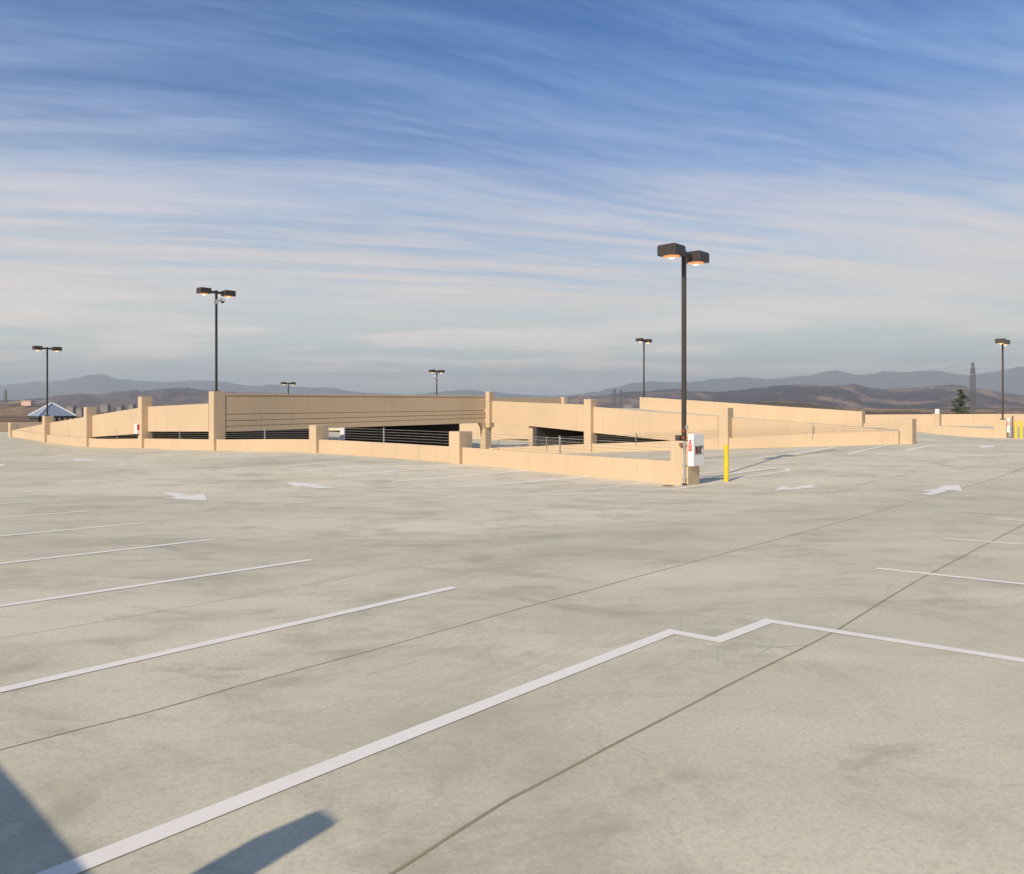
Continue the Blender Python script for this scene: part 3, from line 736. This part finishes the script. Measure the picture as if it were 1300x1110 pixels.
# ---------------------------------------------------------------- fire cabinets
def cabinet(a, b_, z0, z1_, la, lb, label, group='white fire extinguisher cabinets'):
    """box with its door on the -b face; a,b_ is the front left lower corner against the post; lb along b (depth), la along a (width)"""
    x, y = ab(a, b_); t = thing('fire_cabinet', (x, y, z0), label, 'fire cabinet', group)
    bf = b_ - lb; hz = z1_ - z0
    wa0, wa1, wz0, wz1 = a + la*0.15, a + la*0.86, z0 + hz*0.38, z0 + hz*0.62
    bm = bmesh.new()                                         # shell with a real window opening in its door face
    box_ab(bm, a, a+la, bf+0.03, b_, z0, z0+0.02); box_ab(bm, a, a+la, bf+0.03, b_, z1_-0.02, z1_)
    box_ab(bm, a, a+0.02, bf+0.03, b_, z0+0.02, z1_-0.02); box_ab(bm, a+la-0.02, a+la, bf+0.03, b_, z0+0.02, z1_-0.02)
    box_ab(bm, a+0.02, a+la-0.02, b_-0.015, b_, z0+0.02, z1_-0.02)
    link_mesh('cabinet_body', bm, 'cabinet_white', t)
    bm = bmesh.new()
    g = 0.004
    box_ab(bm, a+g, wa0, bf, bf+0.027, z0+g, z1_-g); box_ab(bm, wa1, a+la-g, bf, bf+0.027, z0+g, z1_-g)
    box_ab(bm, wa0, wa1, bf, bf+0.027, z0+g, wz0); box_ab(bm, wa0, wa1, bf, bf+0.027, wz1, z1_-g)
    dr = link_mesh('door', bm, 'cabinet_white', t)
    bm = bmesh.new()
    for q in ((wa0-0.015, wa0+0.01, wz0-0.015, wz1+0.015), (wa1-0.01, wa1+0.015, wz0-0.015, wz1+0.015), (wa0+0.01, wa1-0.01, wz0-0.015, wz0+0.01), (wa0+0.01, wa1-0.01, wz1-0.01, wz1+0.015)):
        box_ab(bm, q[0], q[1], bf-0.008, bf-0.001, q[2], q[3])
    link_mesh('window_frame', bm, 'galvanised', dr)
    bm = bmesh.new(); box_ab(bm, wa0+0.002, wa1-0.002, bf+0.010, bf+0.014, wz0+0.002, wz1-0.002); link_mesh('window_pane', bm, 'window_glass', dr)
    bm = bmesh.new(); box_ab(bm, a+la-0.07, a+la-0.05, bf-0.03, bf-0.001, z0+hz*0.45, z0+hz*0.55); link_mesh('handle', bm, 'galvanised', dr)
    ac = a + la*0.5
    te = thing('fire_extinguisher', (*ab(ac, bf+0.095), z0+0.02), 'red extinguisher inside ' + ('the near white cabinet window' if 'near' in label else 'the far white cabinet'), 'fire extinguisher', 'red fire extinguishers')
    cx, cy = ab(ac, bf+0.095); r = min(0.075, lb*0.36)
    bm = bmesh.new(); tube(bm, (cx, cy, z0+0.025), (cx, cy, z0+hz*0.53), r, n=16); link_mesh('cylinder', bm, 'extinguisher_red', te)
    bm = bmesh.new(); tube(bm, (cx, cy, z0+hz*0.53), (cx, cy, z0+hz*0.60), r*0.95, r*0.3, n=16); link_mesh('neck', bm, 'brass', te)
    # printed red extinguisher sign on the side facing the camera
    s0 = z0 + hz*0.47; bc = bf + lb*0.62; k = 0.36*hz; bm = bmesh.new(); da = a - 0.0035
    box_ab(bm, da, a-0.0008, bc-0.055, bc+0.055, s0, s0+k*0.14)
    box_ab(bm, da, a-0.0008, bc-0.055, bc-0.025, s0+k*0.14, s0+k*0.62)
    box_ab(bm, da, a-0.0008, bc+0.025, bc+0.055, s0+k*0.14, s0+k*0.62)
    box_ab(bm, da, a-0.0008, bc-0.04, bc+0.04, s0+k*0.62, s0+k*0.75)
    box_ab(bm, da, a-0.0008, bc-0.018, bc+0.03, s0+k*0.75, s0+k*0.90)
    box_ab(bm, da, a-0.0008, bc-0.04, bc+0.03, s0+k*0.90, s0+k)
    box_ab(bm, da, a-0.0008, bc-0.014, bc+0.014, s0+k*0.20, s0+k*0.56)
    link_mesh('pictogram', bm, 'extinguisher_red', t)
    return t
bp0 = b0_ - PW/2
yc = ab(A1W, bp0)[1]
cabinet(A1W + 0.02, bp0 - 0.003, zy(592, yc), zy(551.5, yc), 0.64, 0.175, 'near white fire cabinet with small window, on the corner post')
a4, b4, _ = W1P[4]
y4 = ab(a4, b4)[1]
t4 = thing('fire_cabinet', (*ab(a4 - 0.16, b4 + 0.1), zy(551, y4)), 'small white cabinet with a red side on the face of the left post', 'fire cabinet', 'white fire extinguisher cabinets')
bm = bmesh.new(); box_ab(bm, a4 - 0.17, a4 - 0.003, b4 + 0.03, b4 + 0.42, zy(551, y4), zy(538, y4)); link_mesh('cabinet_body', bm, 'cabinet_white', t4, bevel=0.01)
bm = bmesh.new(); box_ab(bm, a4 - 0.15, a4 - 0.02, b4 + 0.024, b4 + 0.027, zy(546, y4), zy(539, y4)); link_mesh('pictogram', bm, 'extinguisher_red', t4)
bm = bmesh.new(); box_ab(bm, a4 - 0.178, a4 - 0.172, b4 + 0.20, b4 + 0.27, zy(545.2, y4), zy(543.8, y4)); link_mesh('handle', bm, 'cabinet_black', t4)
bm = bmesh.new(); box_ab(bm, a4 - 0.13, a4 - 0.03, b4 + 0.06, b4 + 0.2, zy(552.5, y4), zy(551.1, y4)); link_mesh('conduit_stub', bm, 'rust', t4)
aL, bL, zL = pL7; bl7 = bL - 0.4
cabinet(aL + 0.1, bl7 - 0.02, zy(548, 57), zy(530.5, 57), 0.62, 0.17, 'far white fire cabinet on the post under the far right lamp')

# conduit, junction boxes on the corner post
tcn = thing('electrical_conduit', (LB0[0], LB0[1], -2.44), 'grey conduit pipe with fittings running down the front of the corner post', 'conduit')
xc, ycn = on_a(868.8, A1W - 0.05); ac, bc = ab_of(xc, ycn)
bm = bmesh.new(); tube(bm, (xc, ycn, zy(614.5, ycn)), (xc, ycn, zy(560.5, ycn)), 0.034, n=12); link_mesh('pipe', bm, 'galvanised', tcn, smooth_=False)
for yy in (565, 590, 608):
    bm = bmesh.new(); box_ab(bm, ac-0.045, ac+0.05, bc-0.06, bc+0.06, zy(yy, ycn)-0.02, zy(yy, ycn)+0.02); link_mesh('pipe_clamp', bm, 'galvanised', tcn)
bm = bmesh.new(); box_ab(bm, ac-0.06, ac+0.06, bc+0.05, bc+0.14, zy(567, ycn), zy(563, ycn)); link_mesh('bolt_box', bm, 'rust', tcn)
bm = bmesh.new(); tube(bm, (xc, ycn, zy(616, ycn)), (xc, ycn, zy(613.8, ycn)), 0.075, n=14); link_mesh('floor_flange', bm, 'bronze_pole', tcn)
xj, yj = on_a(864, A1W + 0.22); aj, bj = ab_of(xj, yj)
tj = thing('junction_box', (xj, yj, zt0), 'dark junction box on the corner post top left of the pole foot', 'box')
bm = bmesh.new(); box_ab(bm, aj-0.07, aj+0.07, bj-0.01, bj+0.15, zt0 + 0.002, zt0+0.16); link_mesh('box_body', bm, 'bronze_pole', tj, bevel=0.01)
bm = bmesh.new(); box_ab(bm, aj-0.08, aj-0.071, bj+0.0, bj+0.14, zt0+0.012, zt0+0.15); link_mesh('box_cover', bm, 'dark_frame', tj)
# rusty band on the pole foot
xq, yq = LB0; aq, bq = ab_of(xq, yq)
tb2 = thing('pole_bracket', (xq, yq, zt0 + 0.1), 'rusty bracket with a small clamp round the foot of the nearest pole', 'bracket')
bm = bmesh.new(); box_ab(bm, aq-0.064, aq+0.064, bq-0.064, bq+0.064, zt0+0.05, zt0+0.13); link_mesh('lower_band', bm, 'rust', tb2)
bm = bmesh.new(); box_ab(bm, aq-0.062, aq+0.062, bq-0.062, bq+0.062, zt0+0.27, zt0+0.33); link_mesh('upper_band', bm, 'rust', tb2)
bm = bmesh.new(); box_ab(bm, aq-0.03, aq+0.03, bq-0.13, bq-0.063, zt0+0.36, zt0+0.46); link_mesh('clamp', bm, 'galvanised', tb2)

# ---------------------------------------------------------------- bollards, floor plate
def bollard(px, py, h, label, r=0.075):
    x, y = dpt(px, py); z0 = deckz(x, y)
    t = thing('bollard', (x, y, z0), label, 'bollard', 'yellow steel bollards')
    bm = bmesh.new(); tube(bm, (x, y, z0), (x, y, z0 + h - 0.03), r, n=20); link_mesh('bollard_tube', bm, 'yellow_paint', t)
    bm = bmesh.new(); dome(bm, (x, y, z0 + h - 0.029), r, 0.03, 20, 4, 1); link_mesh('cap', bm, 'yellow_paint', t, smooth_=True)
bollard(922, 611.5, 1.15, 'nearest yellow bollard, right of the white cabinet')
bollard(1289.7, 557, 1.25, 'left one of the two yellow bollards at the far right', 0.085)
bollard(1296.3, 557, 1.25, 'right one of the two yellow bollards at the far right', 0.085)
x, y = dpt(848, 617.2); z0 = deckz(x, y)
td = thing('floor_drain', (x, y, z0), 'small rusty brown drain lid in the deck left of the corner post', 'drain')
bm = bmesh.new(); tube(bm, (x, y, z0 + 0.002), (x, y, z0 + 0.012), 0.17, n=24); link_mesh('drain_ring', bm, 'deck_dirt', td)
bm = bmesh.new(); tube(bm, (x, y, z0 + 0.013), (x, y, z0 + 0.018), 0.11, n=24); link_mesh('drain_grate', bm, 'rust', td)
# pipe foot beside the far right cabinet
tp = thing('standpipe', (*ab(aL + 0.5, bl7 - 0.3), -2.5), 'dark vertical pipe with a foot beside the far right cabinet', 'pipe')
xp, yp = ab(aL + 0.5, bl7 - 0.3); bm = bmesh.new(); tube(bm, (xp, yp, -2.45), (xp, yp, zy(528, yp)), 0.045); link_mesh('pipe', bm, 'rust', tp)
bm = bmesh.new(); tube(bm, (xp, yp, -2.46), (xp, yp, -2.40), 0.14, n=12); link_mesh('foot', bm, 'bronze_pole', tp)

# ---------------------------------------------------------------- land
def polar_ground():
    bm = bmesh.new(); rs = [0, 60, 120, 200, 320, 500, 800, 1300, 2000, 3200, 5000, 8000, 12000, 17000, 23000]
    n = 96; prev = None
    c_ = bm.verts.new((0, 0, GZ))
    for r_ in rs[1:]:
        ring = []
        for i in range(n):
            t = 2*math.pi*i/n; x, y = r_*math.cos(t), r_*math.sin(t)
            zz = GZ + (mnoise.noise(Vector((x/900, y/900, 3))) * 4.0 if r_ > 300 else 0)
            ring.append(bm.verts.new((x, y, zz)))
        for i in range(n):
            if prev is None: bm.faces.new((c_, ring[i], ring[(i+1) % n]))
            else: bm.faces.new((prev[i], ring[i], ring[(i+1) % n], prev[(i+1) % n]))
        prev = ring
    link_mesh('ground', bm, 'valley', kind='structure')
polar_ground()
def ridge(name, D, width, prof, mat, rough, seed, step=3.0, rows=22):
    """hill range at distance D whose crest follows prof; modelled as a broad rough ridge"""
    bm = bmesh.new(); n = int(2000 / step); g = []
    for i in range(n + 1):
        px = -350 + 2000 * i / n; k = (px - CX) / FPX; col_ = []
        for j in range(rows + 1):
            s = j / rows * 2 - 1                                   # -1 front foot, +1 back foot
            dd = D + s * width + mnoise.noise(Vector((px / 90, seed, 0))) * width * 0.25
            x, y = k * dd, dd
            top = (HY - lin(prof, px)) * D / FPX - GZ
            sh = math.cos(s * math.pi / 2) ** 1.3 if s < 0 else math.cos(s * math.pi / 2)
            f1 = mnoise.fractal(Vector((x / (rough * 9), y / (rough * 14), seed)), 0.9, 2.1, 7)
            f2 = abs(mnoise.fractal(Vector((x / (rough * 3), y / (rough * 6), seed + 5)), 0.8, 2.2, 6))
            hgt = top * sh * (1 + 0.03 * f1) + rough * (0.55 * f1 - 0.55 * f2) * (0.25 + 0.75 * (1 - abs(s)) ** 0.5) * (0.3 if abs(s) < 0.06 else 1)
            col_.append(bm.verts.new((x, y, GZ - 3 + max(0, hgt))))
        g.append(col_)
    for i in range(n):
        for j in range(rows): bm.faces.new((g[i][j], g[i+1][j], g[i+1][j+1], g[i][j+1]))
    return link_mesh(name, bm, mat, kind='structure', smooth_=True)
far = [(-350, 492), (0, 489), (40, 486), (80, 484.5), (100, 480), (110, 476), (122, 474.5), (135, 476.5), (150, 483), (200, 485), (250, 483), (300, 486), (335, 490), (345, 488), (360, 490), (400, 492), (415, 491), (440, 495), (465, 499), (520, 501), (560, 497), (590, 495.5), (640, 499), (700, 503), (760, 497), (790, 490), (830, 484), (870, 486), (940, 479), (980, 481), (1015, 476), (1030, 477), (1062, 471), (1090, 477), (1120, 472), (1170, 472), (1230, 475.5), (1260, 473), (1300, 468), (1650, 466)]
midp = [(-350, 506), (0, 508), (40, 507), (75, 502), (100, 499), (125, 500), (148, 496), (180, 497.5), (215, 494), (240, 494.5), (270, 496), (330, 499), (420, 502), (560, 508), (700, 507), (722, 505), (735, 500.5), (755, 503), (790, 500), (808, 498), (830, 496.5), (850, 495), (900, 497.5), (930, 496), (970, 493), (1000, 489), (1012, 488), (1040, 491), (1060, 491), (1085, 488), (1105, 493), (1170, 493), (1210, 491), (1250, 495), (1300, 502), (1650, 500)]
near = [(-350, 512), (0, 511), (30, 509), (60, 514), (100, 522), (300, 524), (700, 524), (860, 519), (925, 512), (975, 508.5), (1000, 507.5), (1030, 509.5), (1050, 515), (1100, 518), (1200, 519), (1300, 520), (1650, 516)]
ridge('far_mountains', 17000, 3200, far, 'far_hill', 120, 1.0)
ridge('hills', 5600, 2300, midp, 'mid_hill', 34, 2.0, step=2.2, rows=40)
ridge('foothills', 1900, 900, near, 'near_hill', 9, 3.0, step=2.5, rows=36)

# ---------------------------------------------------------------- haze
bm = bmesh.new(); box_xy(bm, -26000, 26000, -3000, 24500, GZ - 20, 900)
me = link_mesh('haze', bm, 'chalk', kind='stuff')
hm = bpy.data.materials.new('haze_air'); hm.use_nodes = True; hn = hm.node_tree; hn.nodes.clear()
pv = hn.nodes.new('ShaderNodeVolumePrincipled'); pv.inputs['Density'].default_value = 9.5e-5; pv.inputs['Color'].default_value = (0.78, 0.87, 0.93, 1)
pv.inputs['Anisotropy'].default_value = 0.1
ho = hn.nodes.new('ShaderNodeOutputMaterial'); hn.links.new(pv.outputs[0], ho.inputs['Volume'])
me.data.materials.clear(); me.data.materials.append(hm)

# ---------------------------------------------------------------- beyond the garage
# pyramid roof on its stair tower, left
Yt = 130.0; cx = (66 - CX) / FPX * Yt; ca, cb = ab_of(cx, Yt)
tt = thing('roof_pavilion', (cx, Yt, GZ), 'blue-grey metal pyramid roof on an open dark pavilion at the far left', 'pavilion')
hw = 2.85; ze = zy(528, Yt); za = zy(511.5, Yt)
bm = bmesh.new(); cs = [bm.verts.new((*ab(ca+sa*hw, cb+sb*hw), ze)) for sa, sb in ((-1,-1), (1,-1), (1,1), (-1,1))]; ap = bm.verts.new((cx, Yt, za))
bm.faces.new(cs[::-1])
for i in range(4): bm.faces.new((cs[i], cs[(i+1) % 4], ap))
rf = link_mesh('roof', bm, 'metal_roof', tt)
for sa, sb in ((-1,-1), (1,-1), (1,1), (-1,1)):
    bm = bmesh.new(); x, y = ab(ca+sa*hw, cb+sb*hw); tube(bm, (x, y, ze+0.05), (cx, Yt, za+0.05), 0.09); link_mesh('ridge_cap', bm, 'roof_ridge', rf)
bm = bmesh.new(); box_ab(bm, ca-hw+0.03, ca+hw-0.03, cb-hw+0.03, cb+hw-0.03, ze-0.38, ze-0.01); link_mesh('fascia', bm, 'dark_frame', tt)
for i in range(7):
    for sa, sb in (((-1 + i/3), -1), (-1, (-1 + i/3))):
        bm = bmesh.new(); x, y = ab(ca+sa*(hw-0.35), cb+sb*(hw-0.35)); box_xy(bm, x-0.12, x+0.12, y-0.12, y+0.12, ze-2.4, ze-0.38); link_mesh('pillar', bm, 'dark_frame', tt)
bm = bmesh.new(); box_ab(bm, ca-hw+0.4, ca+hw-0.4, cb-hw+0.4, cb+hw-0.4, GZ-0.5, ze-1.5); link_mesh('tower_wall', bm, 'pale_stucco', tt)
# billboard-like box building on the left hillside
def building(px, ytop, wpx, Y, label, wall='pale_stucco', roof='roof_brown', depth=12, zb_=None):
    x = (px - CX) / FPX * Y; w = wpx / FPX * Y; zt = zy(ytop, Y)
    t = thing('distant_building', (x, Y, GZ), label, 'building', 'small distant buildings in the valley')
    bm = bmesh.new(); box_xy(bm, x-w/2, x+w/2, Y, Y+depth, GZ-4 if zb_ is None else zb_, zt - 0.6); wl = link_mesh('wall', bm, wall, t)
    bm = bmesh.new(); rw = w/2 + 0.5
    c4 = [(x-rw, Y-0.5), (x+rw, Y-0.5), (x+rw, Y+depth+0.5), (x-rw, Y+depth+0.5)]
    lo = [(a_, b_, zt-0.6) for a_, b_ in c4]; hi = [(x-rw*0.9, Y+depth*0.35, zt), (x+rw*0.9, Y+depth*0.35, zt), (x+rw*0.9, Y+depth*0.65, zt), (x-rw*0.9, Y+depth*0.65, zt)]
    hexa(bm, lo, hi); link_mesh('roof', bm, roof, t)
    n = max(2, min(4, int(w / 5)))
    for i in range(n):
        bm = bmesh.new(); xx = x - w/2 + w*(i+0.5)/n; box_xy(bm, xx-0.9, xx+0.9, Y-0.08, Y-0.01, zt-3.4, zt-1.8); link_mesh('window', bm, 'dark_frame', t)
building(33, 508.5, 12, 1500, 'pinkish flat-roofed building on the left hillside', 'sign_pink', 'sign_pink', zb_=-2.0)
for i, (px, yt, w_, Y, lab) in enumerate(((88, 515.5, 9, 900, 'low distant building right of the blue pyramid roof'), (132, 513.5, 9, 1000, 'broad pale distant building right of the plain left post'),
      (151, 515, 6, 840, 'narrow distant building between the plain left post and the cabinet post'), (166, 513.5, 6, 930, 'pale distant building just left of the post with the small cabinet'),
      (100, 517.5, 7, 700, 'low distant building close behind the plain left post'),
      (729, 511.2, 12, 900, 'white-topped distant building left of the tall centre post'), (795, 512.5, 16, 1000, 'long distant building right of the tall centre post'))):
    building(px, yt, w_, Y * 1.6, lab, 'city_wall', ('roof_brown', 'bare_concrete')[i % 2])

# lattice pylons and lines
def pylon(px, ytop, ybot, Y, wpx, label, arms=1.6):
    x = (px - CX) / FPX * Y; w0 = wpx / FPX * Y; zt, zb = zy(ytop, Y), GZ - 3
    t = thing('power_pylon', (x, Y, zb), label, 'pylon', 'steel lattice power pylons')
    bm = bmesh.new(); Hh = zt - zb; rr = max(0.16, 0.00034 * Y); lv = 11
    def half(f): return w0/2 * (1.10 - 0.15 * f) if f < 0.86 else w0/2 * (0.97 - 0.90 * (f - 0.86) / 0.14)
    def corner(f, s, q): return (x + s*half(f), Y + q*half(f), zb + Hh*f)
    for k in range(lv):
        f0, f1 = k/lv, (k+1)/lv
        for s, q in ((-1,-1), (1,-1), (1,1), (-1,1)): tube(bm, corner(f0, s, q), corner(f1, s, q), rr, n=4, caps=False)
        for s0, s1 in (((-1,-1), (1,-1)), ((1,-1), (1,1)), ((1,1), (-1,1)), ((-1,1), (-1,-1))):
            tube(bm, corner(f0, *s0), corner(f1, *s1), rr*0.6, n=4, caps=False); tube(bm, corner(f0, *s1), corner(f1, *s0), rr*0.6, n=4, caps=False)
            tube(bm, corner(f1, *s0), corner(f1, *s1), rr*0.6, n=4, caps=False)
    link_mesh('lattice_mast', bm, 'tower_steel', t)
    tips = []
    for f in (0.84, 0.90, 0.96):
        bm = bmesh.new(); L = w0/2 * arms; zz = zb + Hh*f
        tube(bm, (x-L, Y, zz), (x+L, Y, zz), rr, n=4); tube(bm, (x-L, Y, zz), (x, Y, zz + Hh*0.02), rr*0.7, n=4); tube(bm, (x+L, Y, zz), (x, Y, zz+Hh*0.02), rr*0.7, n=4)
        link_mesh('cross_arm', bm, 'tower_steel', t); tips.append((x, Y, zz))
    return tips
tipsR = pylon(1235, 459.5, 500, 520, 4.4, 'tall lattice power pylon behind the conifer at the right', 1.3)
tipsA = pylon(780, 492.5, 513, 1500, 4.0, 'left one of the two small pylons right of the tall centre post', 1.2)
tipsB = pylon(788, 494.5, 513, 1600, 3.4, 'right one of the two small pylons right of the tall centre post', 1.2)
pylon(7, 494, 505, 1900, 2.0, 'thin distant pylon at the far left edge', 1.2)
for i, (p0, p1) in enumerate(((tipsR[1], (300, 1700, 28)), (tipsR[2], (330, 1700, 40)), (tipsR[1], (760, 380, 38)))):
    bm = bmesh.new(); a_, b_ = Vector(p0), Vector(p1); prev = a_
    for k in range(1, 25):
        t = k/24; q = a_.lerp(b_, t); q.z -= 18 * 4 * t * (1-t) * (0.6 if i < 2 else 0.4); tube(bm, prev, q, 0.07, n=4, caps=False); prev = q
    link_mesh('power_line', bm, 'tower_steel', None, tuple(a_), label=('lower power line running left from the tall right pylon', 'upper power line running left from the tall right pylon', 'power line leaving the tall right pylon to the right')[i], category='power line', group='power lines')

# conifer
def conifer(px, Y, ytop, label):
    x = (px - CX) / FPX * Y; zt = zy(ytop, Y); t = thing('conifer_tree', (x, Y, GZ), label, 'tree'); Hh = zt - GZ
    bm = bmesh.new(); tube(bm, (x, Y, GZ - 0.5), (x, Y, zt - 0.6), 0.32, 0.03, 10); link_mesh('trunk', bm, 'bark', t)
    rnd = random.Random(5); bm = bmesh.new(); bmb = bmesh.new()
    zz = zt - 0.4
    while zz > GZ + 3:
        depth = zt - zz; L0 = 0.02 + 0.72 * depth ** 0.85; nb = 5
        for i in range(nb):
            if rnd.random() < 0.15: continue
            th = rnd.uniform(0, 2*math.pi); L = L0 * rnd.uniform(0.45, 1.25)
            d = Vector((math.cos(th), math.sin(th), rnd.uniform(-0.05, 0.22))); p0 = Vector((x, Y, zz + rnd.uniform(-.15, .15)))
            tube(bmb, p0, p0 + d * L, 0.03, 0.008, 4)
            nl = int(14 + 26 * L)
            for k in range(nl):
                s = (k + rnd.random()) / nl; c_ = p0 + d * (L * s) + Vector((rnd.gauss(0, .07), rnd.gauss(0, .07), rnd.gauss(-.05, .08))) * (1 + L * (1 - s) * 0.8)
                up = Vector((rnd.uniform(-1, 1), rnd.uniform(-1, 1), rnd.uniform(-1, 0.6))).normalized(); si = up.cross(d).normalized()
                ll = rnd.uniform(0.10, 0.26); ww = ll * 0.30
                q = [c_ - si*ww, c_ + si*ww, c_ + si*ww*0.3 + up*ll + d*ll*0.8, c_ - si*ww*0.3 + up*ll + d*ll*0.8]
                bm.faces.new([bm.verts.new(v_) for v_ in q])
        zz -= 0.34 + 0.02 * depth
    link_mesh('crown', bm, 'needles', t); link_mesh('branches', bmb, 'bark', t)
conifer(1219, 150, 493.5, 'dark green conifer rising behind the right perimeter wall')
